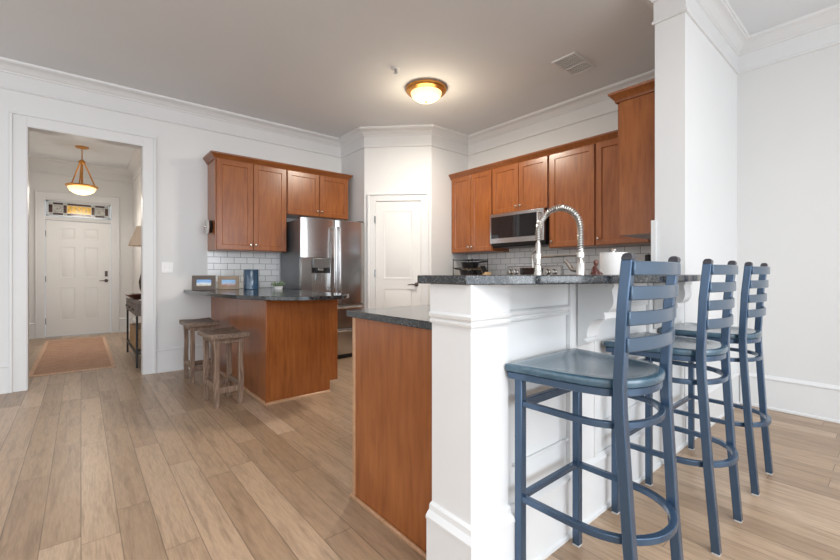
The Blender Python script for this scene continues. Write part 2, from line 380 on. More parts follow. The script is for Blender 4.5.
# transom of stained glass over the front door
d = sempty('window_1', (0, HY, 0)); z0, z1 = 2.085, 2.345
bm = BM(); x0, x1 = DX0 + .01, DX1 - .01
box(bm, x0, x1, -.002, .05, z0, z0 + .022); box(bm, x0, x1, -.002, .05, z1 - .022, z1); box(bm, x0, x0 + .03, -.002, .05, z0, z1); box(bm, x1 - .03, x1, -.002, .05, z0, z1)
obj('frame', bm, 'lead', d)
gx = [x0 + .03, x0 + .085, x0 + .22, x0 + .27, x0 + .60, x0 + .65, x0 + .79, x1 - .03]
gz = [z0 + .022, z0 + .06, z1 - .06, z1 - .022]
cols = [['pale', 'maroon', 'pale', 'maroon', 'pale', 'maroon', 'pale'], ['maroon', 'pale', 'maroon', 'amber', 'maroon', 'pale', 'maroon'], ['pale', 'maroon', 'pale', 'maroon', 'pale', 'maroon', 'pale']]
for r in range(3):
    for c in range(7):
        obj('pane', box(BM(), gx[c] + .002, gx[c + 1] - .002, .02, .026, gz[r] + .002, gz[r + 1] - .002), cols[r][c], d)
bm = BM()
for g in gx[1:-1]: box(bm, g - .003, g + .003, .012, .03, gz[0], gz[3])
for g in gz[1:-1]: box(bm, gx[0], gx[7], .012, .03, g - .003, g + .003)
for a, b in ((gx[1], gx[2]), (gx[5], gx[6])):
    m_ = (a + b)/2; zc = (gz[1] + gz[2])/2
    tube(bm, [(a + .02, .018, zc), (m_, .018, zc + .025), (b - .02, .018, zc), (m_, .018, zc - .025), (a + .02, .018, zc)], .003, 6)
for k in range(1, 5):
    g = gx[3] + (gx[4] - gx[3])*k/5; box(bm, g - .002, g + .002, .014, .03, gz[1], gz[2])
obj('came', bm, 'lead', d)

# pantry door on the diagonal wall: local x along wall, -y out of wall
LD = math.hypot(BX - AX, AY - YP); TH = -math.atan2(AY - YP, BX - AX)
d = sempty('door_2', (AX, AY, 0), TH)
import sys
def diag_t(u):                                    # where along the diagonal wall a photo column falls
    a = math.radians(50) - math.atan((u - 420)/FPX); dx, dy = math.cos(a), math.sin(a)
    ex, ey = (BX - AX)/LD, (YP - AY)/LD
    k = (dx*AY - dy*AX)/(dy*ex - dx*ey); return k
p0, p1 = diag_t(375.5), diag_t(421)
dtop = 2.06
raised_door([(p0 + .11, p1 - .11, 1.02, dtop - .12), (p0 + .11, p1 - .11, .22, .90)], p0 + .003, p1 - .003, .01, dtop, -.006, .035, 'doorpaint', d)
casing('trim_6', p0, p1, dtop + .005, 0, .10, d, 'trim', .02)
for z in (.3, 1.10, 1.82): obj('hinge', box(BM(), p0 - .012, p0 + .006, -.03, -.006, z - .045, z + .045), 'panel', d)
bm = BM(); hx = p1 - .06
lathe(bm, [(0, 0), (.028, 0), (.026, .012), (.012, .016), (.011, .05), (0, .05)], seg=16, mat=Matrix.Translation((hx, -.006, .95)) @ Matrix.Rotation(PI/2, 4, 'X'))
tube(bm, [(hx, -.052, .95), (hx - .05, -.056, .953), (hx - .11, -.05, .947)], [.010, .008, .006], 8); obj('handle', bm, 'bronze', d)

# ------------------------------------------------------------------ breakfast bar: knee wall, post, corbels, slab
BT, BU = 1.093, 1.063
bm = BM(); box(bm, 1.10, SX, .905, 1.07, 0, BU); struct('wall_bar', bm, 'wall')
bm = BM(); px0, px1, py0, py1 = .955, 1.145, .885, 1.072
box(bm, px0, px1, py0, py1, 0, BU)
box(bm, px0 - .008, px1, py0 - .008, py1, .965, BU)
ring = [(px1, py0), (px0, py0), (px0, py1)]
sweep(bm, ring, [(0, .925), (.01, .927), (.012, .935), (.006, .942), (.014, .95), (.016, .96), (.008, .968), (0, .968)], side=1)
sweep(bm, ring, [(0, 0), (.026, 0), (.026, .24), (.03, .243), (.03, .252), (.022, .262), (.014, .268), (.012, .285), (.006, .29), (0, .292)], side=1)
struct('wall_bar_post', bm, 'trim')
base('baseboard_bar', [(px1, .905), (SX, .905)])
bm = BM()                                              # frieze rail and picture-frame panels on the knee wall
prof = [(0, .925), (.01, .927), (.012, .935), (.006, .942), (.014, .95), (.016, .96), (.008, .968), (0, .968)]
sweep(bm, [(px1, .905), (1.575, .905)], prof); sweep(bm, [(1.775, .905), (2.40, .905)], prof); sweep(bm, [(2.60, .905), (2.95, .905)], prof)
for x in (1.575, 2.40): box(bm, x, x + .201, .893, .905, .27, BU); box(bm, x - .014, x + .004, .886, .905, .27, .966); box(bm, x + .197, x + .215, .886, .905, .27, .966)
for a, b in ((px1 + .05, 1.575), (1.79, 2.40)):
    box(bm, a, b, .895, .905, .40, .412)
struct('trim_7', bm, 'trim', None, .002)
# slab with a bowed front
fr = []; n = 36; cx, s_ = (.93 + SX)/2, .30; ch = (SX - .93)/2; RR = (ch*ch + s_*s_)/(2*s_); cy = .885 - s_ + RR
for i in range(n + 1):
    x = .93 + (SX - .003 - .93)*i/n; fr.append((x, cy - math.sqrt(RR*RR - (x - cx)**2)))
poly = fr + [(SX - .003, 1.125), (.93, 1.125)]
tag(obj('bar_counter_slab', prism(BM(), poly, BU, BT), 'granite', None, .003), 'raised dark granite bar top with bowed front edge on white knee wall', 'countertop')
def corbel(x, label):
    bm = BM(); y = .889; p = [(y, BU), (y - .155, BU), (y - .155, 1.045), (y - .148, 1.035)]
    for i in range(9): a = -.5 + i/8*2.2; p.append((y - .118 - .036*math.cos(a)*1.0, .985 - .05*math.sin(a) + .006))
    p += [(y - .118, .932), (y - .118, .912), (y - .104, .912)]
    for i in range(9): a = i/8*PI*.55; p.append((y - .103 + .060*math.sin(a), .912 - .07*(1 - math.cos(a))))
    for i in range(7): a = i/6*PI; p.append((y - .038 + .018*math.cos(a) + .0, .842 - .028*(i/6) - .012*math.sin(a)))
    p += [(y - .012, .795), (y, .785)]
    # keep points in order without folding back
    q = [p[0]]
    for pt in p[1:]:
        if pt[1] <= q[-1][1] + 1e-6: q.append(pt)
    sidewise(bm, q, x, x + .10)
    o = obj('corbel', bm, 'trim', None, .002); tag(o, label, 'corbel', 'scrolled corbels under the bar top')
corbel(1.622, 'white scrolled corbel under the bar top behind the nearest stool')
corbel(2.452, 'white scrolled corbel under the bar top between middle and far stools')
bm = BM(); box(bm, SX - .012, SX + .0, SY1 - .01, SY1 + .02, BT, 1.46); struct('trim_8', bm, 'trim')

# ------------------------------------------------------------------ cabinets
KN = [(0, 0), (.006, 0), (.005, .012), (.013, .018), (.015, .024), (.010, .030), (0, .031)]
def knob(x, y, z, parent, mat='knob'):
    bm = BM(); lathe(bm, KN, seg=12, mat=Matrix.Translation((x, y, z)) @ Matrix.Rotation(PI/2, 4, 'X')); return obj('knob', bm, mat, parent)
def cabinet(name, label, loc, rz, wd, dp, z0, z1, doors, group, knobs='low', filler=None):
    """local x along the run, back on y=0, front at y=-dp"""
    t = thing(name, label, 'cabinet', loc, rz, group)
    bm = BM(); box(bm, 0, wd, -dp, 0, z0, z1); obj('body', bm, 'cherry', t, .0015)
    for i, (a, b) in enumerate(doors):
        bm = panel_door(BM(), a + .004, b - .004, z0 + .006, z1 - .01, -dp)
        dr = obj('door', bm, 'cherry', t)
        hand = (1 if i % 2 == 0 else -1) if len(doors) > 1 else -1
        if knobs: knob(b - .03 if hand == 1 else a + .03, -dp - .018, z0 + .07 if knobs == 'low' else z1 - .07, dr)
    return t
UT = 2.40
CC = [(0, 2.385), (.012, 2.387), (.014, 2.40), (.024, 2.412), (.040, 2.435), (.048, 2.442), (.052, 2.458), (0, 2.458)]
G1 = 'cherry wall cabinets beside the fridge'
LU = thing
yb = YL
cabinet('wall_cabinet', 'tall two-door cherry wall cabinet above the white tile by the photo frames', (1.15, yb, 0), 0, .82, .34, 1.365, UT, [(.012, .412), (.412, .815)], G1)
cabinet('wall_cabinet', 'short two-door cherry cabinet directly above the steel refrigerator', (1.97, yb, 0), 0, .875, .34, 1.84, UT, [(.005, .44), (.44, .87)], G1)
tag(obj('cabinet_crown', sweep(BM(), [(1.15, YL), (1.15, 4.95), (2.845, 4.95), (2.845, YL)], CC), 'cherry_h'), 'cherry crown molding topping the cabinets by the refrigerator', 'molding')
G2 = 'cherry wall cabinets on the range wall'
R_ = -PI/2
cabinet('wall_cabinet', 'two-door cherry wall cabinet left of the microwave against the pantry wall', (XR, 4.015, 0), R_, .735, .34, 1.375, UT, [(.03, .375), (.375, .73)], G2)
cabinet('wall_cabinet', 'short two-door cherry cabinet above the microwave', (XR, 3.28, 0), R_, .79, .34, 1.82, UT, [(.005, .40), (.40, .785)], G2)
cabinet('wall_cabinet', 'wide single-door cherry wall cabinet just right of the microwave', (XR, 2.49, 0), R_, .53, .34, 1.375, UT, [(.02, .525)], G2)
for o in COL.objects:
    pass
cabinet('wall_cabinet', 'single-door cherry wall cabinet half hidden by the protruding end cabinet', (XR, 1.96, 0), R_, .52, .34, 1.375, UT, [(.005, .50)], G2)
tag(obj('cabinet_crown', sweep(BM(), [(XR, 4.015), (3.94, 4.015), (3.94, 1.50)], CC), 'cherry_h'), 'cherry crown molding running along the range wall cabinets', 'molding')
t = cabinet('wall_cabinet', 'protruding cherry cabinet with plain end panel hung behind the white column', (4.27, SY1, 0), PI, 1.15, .288, 1.385, UT, [(.36, .75), (.75, 1.145)], G2)
obj('end_panel', box(BM(), 1.15, 1.162, -.285, 0, 1.385, UT), 'cherry', t)
tag(obj('cabinet_crown', sweep(BM(), [(3.108, SY1), (3.108, SY1 + .302), (3.87, SY1 + .302)], CC, side=1), 'cherry_h'), 'cherry crown molding on the protruding cabinet beside the white column', 'molding')

# base units
CT, CU = .912, .878
t = thing('peninsula_cabinet', 'cherry peninsula cabinet under the curved granite counter beside the wooden stools', 'cabinet', (1.195, 3.42, 0))
bm = BM(); box(bm, .004, .565, .004, 1.86, 0, CU); box(bm, .565, .62, .004, 1.20, .105, CU); obj('body', bm, 'cherry', t)
obj('end_panel', box(BM(), 0, .575, -.008, .004, 0, CU), 'cherry', t, .001); obj('end_panel', box(BM(), .575, .655, -.008, .012, .105, CU), 'cherry', t, .001)
obj('side_panel', box(BM(), -.008, .004, 0, 1.866, 0, CU), 'cherry', t, .001)
obj('corner_trim', box(BM(), -.014, .014, -.014, .010, 0, CU), 'cherry', t, .003)
obj('shoe_molding', sweep(BM(), [(-.008, 1.80), (-.008, -.008), (.575, -.008)], [(0, 0), (.014, 0), (.012, .012), (.004, .02), (0, .02)], side=-1), 'cherry_sill', t)
obj('toe_kick', box(BM(), .565, .57, .004, 1.2, 0, .105), 'black', t)
M90 = Matrix.Rotation(PI/2, 4, 'Z')
for k in range(3):
    bm = panel_door(BM(), .01 + k*.4, .40 + k*.4, .12, CU - .02, 0); bm.transform(Matrix.Translation((.62, 0, 0)) @ M90)
    dr = obj('door', bm, 'cherry', t); bm = BM(); lathe(bm, KN, seg=10, mat=Matrix.Translation((.638, .06 + k*.4, .80)) @ Matrix.Rotation(PI/2, 4, 'Y')); obj('knob', bm, 'knob', dr)
t = thing('base_cabinet', 'narrow cherry base cabinet between peninsula and refrigerator', 'cabinet', (1.81, 4.68, 0))
obj('body', box(BM(), 0, .18, .0, .60, .1, CU), 'cherry', t); obj('toe_kick', box(BM(), 0, .18, .05, .60, 0, .1), 'black', t)
# curved slab
def catmull(P, k=8):
    out = []
    for i in range(len(P) - 1):
        p0, p1, p2, p3 = [Vector(P[max(0, min(len(P) - 1, j))]) for j in (i - 1, i, i + 1, i + 2)]
        for s in range(k):
            t = s/k; out.append(tuple(.5*((2*p1) + (p2 - p0)*t + (2*p0 - 5*p1 + 4*p2 - p3)*t*t + (3*p1 - p0 - 3*p2 + p3)*t**3)))
    out.append(tuple(P[-1])); return out
edge = catmull([(.90, 5.287), (.91, 4.85), (.935, 4.35), (1.0, 3.80), (1.09, 3.46), (1.22, 3.23), (1.38, 3.11), (1.58, 3.06), (1.74, 3.10), (1.85, 3.20)], 7)
poly = edge + [(1.87, 3.24), (1.87, 4.62), (2.0, 4.62), (2.0, 5.287)]
tag(obj('peninsula_counter_slab', prism(BM(), poly, CU, CT), 'granite', None, .004), 'dark granite counter with curved edge on the peninsula by the fridge', 'countertop')

# sink run behind the bar
t = thing('base_cabinet', 'cherry sink cabinet whose plain end panel meets the white bar post', 'cabinet', (1.03, 1.075, 0))
S2T, S2U = .918, .886
obj('body', box(BM(), .008, 1.94, .0, .655, 0, S2U), 'cherry', t); obj('end_panel', box(BM(), -.004, .008, 0, .64, 0, S2U), 'cherry', t, .001)
obj('corner_trim', box(BM(), -.006, .016, .638, .665, 0, S2U), 'cherry_sill', t, .003)
obj('shoe_molding', box(BM(), -.018, -.004, 0, .67, 0, .018), 'cherry_sill', t, .004)
tag(obj('sink_counter_slab', box(BM(), 1.005, XR - .012, 1.074, 1.765, S2U, S2T), 'granite', None, .003), 'lower dark granite counter with square corner behind the bar post', 'countertop')
# range wall base run
def base_run(y0, y1, label):
    t = thing('base_cabinet', label, 'cabinet', (XR - .012, y1, 0), R_, 'cherry base cabinets on the range wall'); L_ = y1 - y0
    obj('body', box(BM(), 0, L_, -.60, -.012, .1, S2U), 'cherry', t); obj('toe_kick', box(BM(), 0, L_, -.54, -.03, 0, .1), 'black', t)
    k = max(1, round(L_/.4))
    for i in range(k):
        a, b = L_*i/k, L_*(i + 1)/k; dr = obj('door', panel_door(BM(), a + .004, b - .004, .12, .70, -.60), 'cherry', t); knob(b - .04, -.618, .64, dr)
        dw = obj('drawer', panel_door(BM(), a + .004, b - .004, .71, S2U - .01, -.60, st=.03), 'cherry', t); knob((a + b)/2, -.618, .79, dw)
base_run(3.28, 4.015, 'cherry base cabinet left of the range under the pans')
base_run(1.80, 2.495, 'cherry base cabinet right of the range')
tag(obj('range_counter_slab', box(BM(), XR - .64, XR - .012, 3.275, 4.017, S2U, S2T), 'granite', None, .003), 'dark granite counter left of the range holding pans and knives', 'countertop')
tag(obj('range_counter_slab', box(BM(), XR - .64, XR - .012, 1.768, 2.495, S2U, S2T), 'granite', None, .003), 'dark granite counter right of the range', 'countertop')
# tiled backsplashes
bm = BM(); box(bm, 1.15, 2.0, YL - .008, YL, CT, 1.365); struct('wall_backsplash_left', bm, 'tile_x')
bm = BM(); box(bm, XR - .010, XR, SY1, YP, S2T, 1.42); struct('wall_backsplash_right', bm, 'tile_y')

# ------------------------------------------------------------------ refrigerator
t = thing('refrigerator', 'stainless french-door refrigerator with water dispenser beside the pantry door', 'refrigerator', (2.01, 4.60, 0))
FW = .90; ft = 1.775
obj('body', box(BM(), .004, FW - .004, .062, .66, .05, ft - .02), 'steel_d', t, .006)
obj('grille', box(BM(), .02, FW - .02, .045, .5, 0, .05), 'black', t)
def fdoor(bm, x0, x1, z0, z1, bow=.012):
    rings = []; n = 10; pts = []
    for i in range(n + 1):
        a = i/n; x = x0 + (x1 - x0)*a; y = .0 + bow*(2*a - 1)**2
        if i in (0, n): y += .012
        pts.append((x, y))
    poly = [(x0, .055)] + pts + [(x1, .055)]
    return loft(bm, [[(x, y, z0) for x, y in poly], [(x, y, z1) for x, y in poly]])
mid = FW/2 + .005
# left door with a real recess: built round the opening
DL, DR, DB, DT = .135, .385, .87, 1.29
bm = BM(); fdoor(bm, 0, mid - .003, DT, ft); fdoor(bm, 0, mid - .003, .70, DB)
box(bm, 0, DL, .003, .055, DB, DT); box(bm, DR, mid - .003, .002, .055, DB, DT)
ld = obj('door', bm, 'steel', t, .003)
dsp = obj('dispenser', box(BM(), DL, DR, .045, .056, DB, DT), 'steel_l', t)
obj('control_panel', box(BM(), DL + .015, DR - .01, -.004, .05, 1.165, DT - .005), 'panel', dsp, .004)
bm = BM(); box(bm, DL, DR, -.002, .045, DB - .0, DB + .02); obj('drip_tray', bm, 'steel_l', dsp)
bm = BM(); box(bm, DL, DR, .040, .046, 1.10, 1.165); obj('recess', bm, 'black', dsp)
bm = BM(); box(bm, DL + .09, DR - .09, .005, .045, 1.13, 1.165); obj('spout', bm, 'steel_l', dsp, .004)
bm = BM(); box(bm, DL + .07, DL + .14, .030, .046, 1.00, 1.10); obj('paddle', bm, 'panel', dsp, .004)
obj('door', fdoor(BM(), mid + .003, FW, .70, ft), 'steel', t, .003)
obj('freezer_drawer', fdoor(BM(), 0, FW, .40, .692), 'steel', t, .003)
obj('freezer_drawer', fdoor(BM(), 0, FW, .06, .392), 'steel', t, .003)
for s, x in ((-1, mid - .04), (1, mid + .04)):
    pts = [(x, .01, .78)] + [(x, -.05 - .012*math.sin(PI*k/10), .80 + k*.086) for k in range(11)] + [(x, .01, 1.68)]
    obj('handle', tube(BM(), pts, .013, 10), 'steel_l', t)
for z in (.66, .36): obj('handle', tube(BM(), [(.08, .01, z), (.08, -.045, z), (FW - .08, -.045, z), (FW - .08, .01, z)], .012, 10), 'steel_l', t)
for x in (.06, FW - .06): obj('hinge_cover', box(BM(), x - .04, x + .04, .01, .12, ft, ft + .012) , 'dark', t, .003)
bm = BM(); lathe(bm, [(0, 0), (.012, 0), (.012, .003), (0, .003)], seg=14, mat=Matrix.Translation((FW - .05, .012, 1.70)) @ Matrix.Rotation(PI/2, 4, 'X')); obj('badge', bm, 'chrome', t)

# ------------------------------------------------------------------ range and microwave
t = thing('range', 'stainless kitchen range with knobbed back panel under the microwave', 'stove', (XR - .012, 3.27, 0), R_)
obj('body', box(BM(), .004, .76, -.62, 0, .03, .905), 'steel', t, .004); obj('cooktop', box(BM(), .002, .762, -.635, -.06, .905, .918), 'blackglass', t, .002)
bp = obj('back_panel', sidewise(BM(), [(-.085, .918), (-.06, 1.185), (-.045, 1.19), (0, 1.19), (0, .918)], .004, .76), 'steel_l', t, .003)
bm = sidewise(BM(), [(-.078, 1.065), (-.0725, 1.165), (-.06, 1.165), (-.06, 1.065)], .21, .53); obj('display', bm, 'blackglass', bp)
for x in (.065, .145, .60, .685):
    bm = BM(); lathe(bm, [(0, 0), (.034, 0), (.034, .004), (.026, .008), (.023, .030), (0, .031)], seg=18, mat=Matrix.Translation((x, -.071, 1.115)) @ Matrix.Rotation(PI/2, 4, 'X')); box(bm, x - .004, x + .004, -.112, -.10, 1.095, 1.135)
    obj('knob', bm, 'chrome', bp)
obj('oven_door', box(BM(), .01, .754, -.65, -.62, .22, .85), 'steel', t, .004); obj('oven_window', box(BM(), .12, .64, -.652, -.64, .36, .68), 'blackglass', t)
obj('handle', tube(BM(), [(.07, -.65, .79), (.07, -.69, .79), (.69, -.69, .79), (.69, -.65, .79)], .011, 8), 'chrome', t)
obj('drawer', box(BM(), .01, .754, -.648, -.62, .04, .205), 'steel', t, .004)

t = thing('microwave', 'stainless over-the-range microwave with black glass front', 'microwave', (XR - .012, 3.265, 0), R_)
MW, z0, z1, yf = .76, 1.415, 1.815, -.405
obj('body', box(BM(), 0, MW, -.38, 0, z0 + .015, z1), 'black', t, .003)
bm = BM(); box(bm, 0, MW, yf, -.38, z0 + .045, z1 - .0); obj('door', bm, 'steel_l', t, .003)
obj('glass', box(BM(), .025, MW - .085, yf - .004, yf + .002, z0 + .105, z1 - .035), 'blackglass', t, .001)
obj('handle', tube(BM(), [(MW - .055, yf, z0 + .10), (MW - .055, yf - .035, z0 + .11), (MW - .055, yf - .035, z1 - .05), (MW - .055, yf, z1 - .04)], .010, 8), 'steel_l', t)
obj('vent_grille', sidewise(BM(), [(yf + .015, z0 + .045), (yf + .05, z0), (-.05, z0), (-.05, z0 + .045)], .01, MW - .01), 'black', t)

# ------------------------------------------------------------------ bar stools
def stool_outline(sc=1.0, dy=0):
    pts = [(-.224, .222), (-.230, .217), (-.230, .208)]
    L = [(-.216, .12), (-.208, .03), (-.196, -.04)]
    pts += L
    for i in range(1, 16):
        a = PI + PI*i/16; pts.append((.19*math.cos(a), -.055 + .135*math.sin(a)))
    pts += [(-x, y) for x, y in reversed(L)] + [(.230, .208), (.230, .217), (.224, .222)]
    return [(x*sc, (y + .0)*sc + dy) for x, y in pts]
def make_stool(label):
    t = thing('bar_stool', label, 'bar stool', (0, 0, 0), 0, 'blue ladder-back bar stools at the bar')
    out = stool_outline(); c = Vector((0, .01))
    bm = BM(); rings = []
    def sc(k, z): return [(c.x + (x - c.x)*k, c.y + (y - c.y)*k, z) for x, y in out]
    rings = [sc(.97, .762), sc(.995, .766), sc(1, .773), sc(1, .780), sc(.992, .786), sc(.96, .789), sc(.86, .788), sc(.74, .781), sc(.6, .776), sc(.4, .774), sc(.2, .774), sc(.02, .774)]
    loft(bm, rings); obj('seat', bm, 'blueseat', t)
    bm = BM(); loft(bm, [sc(.955, .738), sc(.97, .740), sc(.97, .760), sc(.955, .762)]); obj('seat_rim', bm, 'blue', t)
    for s in (-1, 1):
        lg = obj('leg', leg(BM(), [(s*.19, .182, .006), (s*.19, .182, .742)], .0145), 'blue', t, .003)
        obj('glide', box(BM(), s*.19 - .013, s*.19 + .013, .169, .195, 0, .008), 'glide', lg)
    for s in (-1, 1):
        P = [(s*.164, -.196, .006), (s*.167, -.170, .33), (s*.172, -.148, .70), (s*.173, -.146, .78), (s*.175, -.157, 1.0), (s*.177, -.171, 1.138)]
        po = obj('back_post', leg(BM(), P, .015), 'blue', t, .003)
        x, y = s*.177, -.171
        obj('cap', leg(BM(), [(x, y, 1.138), (x, y - .001, 1.146), (x, y - .001, 1.153), (x, y - .001, 1.157)], [.0145, .0142, .0115, .006]), 'cap', po)
        obj('glide', box(BM(), s*.164 - .013, s*.164 + .013, -.209, -.183, 0, .008), 'glide', po)
    def ring(z, back, w, rx, hs):
        L = [(-.19, .175), (-w, .05), (-w + .002, -.02)]; n = 22; pts = list(L)
        for i in range(1, n):
            a = PI + PI*i/n; pts.append((rx*math.cos(a), -.04 + (back + .04)*-math.sin(a)))
        pts += [(-x, y) for x, y in reversed(L)]
        return sweep(BM(), pts, [(-hs, z - hs), (hs, z - hs), (hs, z + hs), (-hs, z + hs)], side=1)
    obj('foot_ring', ring(.33, -.218, .189, .184, .0105), 'blue', t, .002)
    obj('upper_ring', ring(.655, -.182, .189, .184, .0095), 'blue', t, .002)
    obj('stretcher', box(BM(), -.178, .178, .172, .192, .32, .341), 'blue', t, .002)
    obj('stretcher', box(BM(), -.178, .178, .172, .192, .635, .665), 'blue', t, .002)
    for zc, yy in ((1.114, -.168), (1.044, -.161), (.972, -.155), (.897, -.151)):
        n = 14; pts = [(-.180 + .36*i/n, yy - .016 - .030*math.sin(PI*i/n)) for i in range(n + 1)]
        obj('slat', sweep(BM(), pts, [(-.006, zc - .020), (.006, zc - .020), (.006, zc + .020), (-.006, zc + .020)], side=1), 'blueslat', t, .003)
    return t
st = make_stool('blue metal ladder-back bar stool nearest the camera, its seat fully visible')
st.location = (1.350, .662, 0)
dup(st, (2.072, .662, 0), 0, 'blue metal ladder-back bar stool in the middle of the row of three')
dup(st, (2.732, .662, 0), 0, 'blue metal ladder-back bar stool farthest along, nearest the white side wall')

# ------------------------------------------------------------------ rustic wooden stools
def rustic(label, loc, rz):
    t = thing('wooden_stool', label, 'stool', loc, rz, 'rustic wooden stools at the peninsula'); rnd = random.Random(3)
    bm = BM(); n = 8; rings = []
    for i in range(n + 1):
        y = -.20 + .40*i/n; dip = .016*(1 - (2*i/n - 1)**2)
        j = [rnd.uniform(-.003, .003) for _ in range(4)]
        rings.append([(-.148 + j[0], y, .565), (.148 + j[1], y, .565), (.148 + j[2], y, .612 - dip + j[3]), (.0, y, .606 - dip), (-.148 + j[0], y, .612 - dip)])
    loft(bm, rings); obj('seat', bm, 'rustic_t', t, .005)
    for sx in (-1, 1):
        for sy in (-1, 1):
            obj('leg', leg(BM(), [(sx*.092, sy*.142, 0), (sx*.096, sy*.147, .2), (sx*.092, sy*.144, .4), (sx*.098, sy*.149, .567)], [.017, .020, .018, .020]), 'rustic', t, .004)
    for sx in (-1, 1): obj('stretcher', box(BM(), sx*.095 - .013, sx*.095 + .013, -.125, .125, .145, .195), 'rustic', t, .004)
    for sy in (-1, 1): obj('stretcher', box(BM(), -.08, .08, sy*.138 - .013, sy*.138 + .013, .115, .165), 'rustic', t, .004)
    for sy in (-1, 1): obj('apron', box(BM(), -.085, .085, sy*.14 - .011, sy*.14 + .011, .52, .566), 'rustic', t, .003)
    for sx in (-1, 1): obj('apron', box(BM(), sx*.096 - .011, sx*.096 + .011, -.125, .125, .52, .566), 'rustic', t, .003)
    return t
r1 = rustic('rustic wooden stool closer to the camera, light worn brown legs', (.93, 3.725, 0), math.radians(3))
dup(r1, (.945, 4.70, 0), math.radians(1), 'rustic wooden stool set closer to the wall behind the other one')

# ------------------------------------------------------------------ lights and fittings
LX, LY = 2.77, 3.20
t = thing('ceiling_light', 'flush ceiling light with brass ring and glowing alabaster bowl over the kitchen', 'ceiling light', (LX, LY, H))
bm = BM(); lathe(bm, [(0, 0), (.19, 0), (.213, -.012), (.215, -.030), (.205, -.044), (.185, -.052), (.165, -.058), (.160, -.050), (0, -.050)], seg=40); obj('pan', bm, 'brass', t)
bm = BM(); lathe(bm, [(.162, -.054), (.160, -.068), (.145, -.095), (.115, -.118), (.075, -.134), (.035, -.142), (.0, -.144)], seg=40); obj('glass_bowl', bm, 'glow', t)
bm = BM(); lathe(bm, [(0, -.142), (.012, -.143), (.014, -.150), (.007, -.160), (0, -.164)], seg=14); obj('finial', bm, 'brass', t)
bulb('kitchen_light_glow', (LX, LY, H - .30), 11, (1, .84, .62), .16)
kl = area('kitchen_light_downward', (LX, LY, H - .17), (0, 0, 0), .3, .3, 36, (1, .93, .82)); kl.data.shape = 'DISK'
t = thing('sprinkler_head', 'small white fire sprinkler head on the ceiling left of the brass light', 'sprinkler', (2.29, 3.09, H))
bm = BM(); lathe(bm, [(0, 0), (.042, 0), (.040, -.006), (.026, -.010), (.024, -.008), (0, -.008)], seg=20); obj('escutcheon', bm, 'trim', t)
bm = BM(); lathe(bm, [(0, -.008), (.012, -.010), (.010, -.028), (.020, -.032), (.018, -.036), (0, -.036)], seg=14); obj('nozzle', bm, 'panel', t)
t = thing('ceiling_vent', 'white louvered air vent in the ceiling near the tall cabinet', 'vent', (3.50, 1.95, H))
bm = BM(); box(bm, -.19, .19, -.115, -.10, -.012, 0); box(bm, -.19, .19, .10, .115, -.012, 0); box(bm, -.19, -.175, -.10, .10, -.012, 0); box(bm, .175, .19, -.10, .10, -.012, 0); box(bm, .02, .035, -.10, .10, -.014, 0); obj('frame', bm, 'trim', t, .002)
obj('backing', box(BM(), -.175, .175, -.10, .10, -.003, 0), 'dark', t)
bm = BM()
for k in range(12): y = -.092 + k*.0165; box(bm, -.175, .175, y, y + .005, -.010, -.003)
for k in range(11): x = -.165 + k*.0325; box(bm, x, x + .006, -.10, .10, -.011, -.004)
obj('louvers', bm, 'trim', t)

# hall pendant
PX, PY = .012, 8.10
t = thing('pendant_light', 'brass pendant with three chains and glowing glass bowl in the entry hall', 'pendant light', (PX, PY, H))
bm = BM(); lathe(bm, [(0, 0), (.085, 0), (.080, -.016), (.03, -.03), (0, -.032)], seg=24); obj('canopy', bm, 'brass', t)
obj('rod', tube(BM(), [(0, 0, -.03), (0, 0, -.21)], .007, 8), 'brass', t)
bm = BM(); lathe(bm, [(0, -.19), (.02, -.20), (.045, -.225), (.04, -.25), (.015, -.265), (0, -.27)], seg=18); obj('hub', bm, 'brass', t)
obj('stem', tube(BM(), [(0, 0, -.26), (0, 0, -.62)], .014, 8), 'brass', t)
for k in range(3):
    a = .35 + 2*PI*k/3; P = [(.03*math.cos(a), .03*math.sin(a), -.24), (.178*math.cos(a), .178*math.sin(a), -.60)]
    bm = tube(BM(), P, .009, 6); 
    for s in range(1, 12):
        f = s/12; lathe(bm, [(0, -.01), (.014, 0), (0, .01)], seg=6, c=tuple(P[0][i]*(1 - f) + P[1][i]*f for i in range(3)))
    obj('chain', bm, 'brass', t)
bm = BM(); lathe(bm, [(.168, -.60), (.195, -.592), (.201, -.602), (.195, -.615), (.172, -.625), (.165, -.61)], seg=36); obj('rim', bm, 'brass', t)
bm = BM(); lathe(bm, [(.174, -.615), (.168, -.645), (.145, -.685), (.10, -.715), (.05, -.73), (0, -.733)], seg=36); obj('glass_bowl', bm, 'glow', t)
bulb('hall_pendant_glow', (PX, PY, 2.15), 11, (1, .92, .82), .2)
hp_ = area('hall_pendant_downward', (PX, PY, 2.29), (0, 0, 0), .3, .3, 9, (1, .93, .84)); hp_.data.shape = 'DISK'
bulb('hall_pendant_uplight', (PX, PY, 2.62), 1.2, (1, .84, .66), .1)

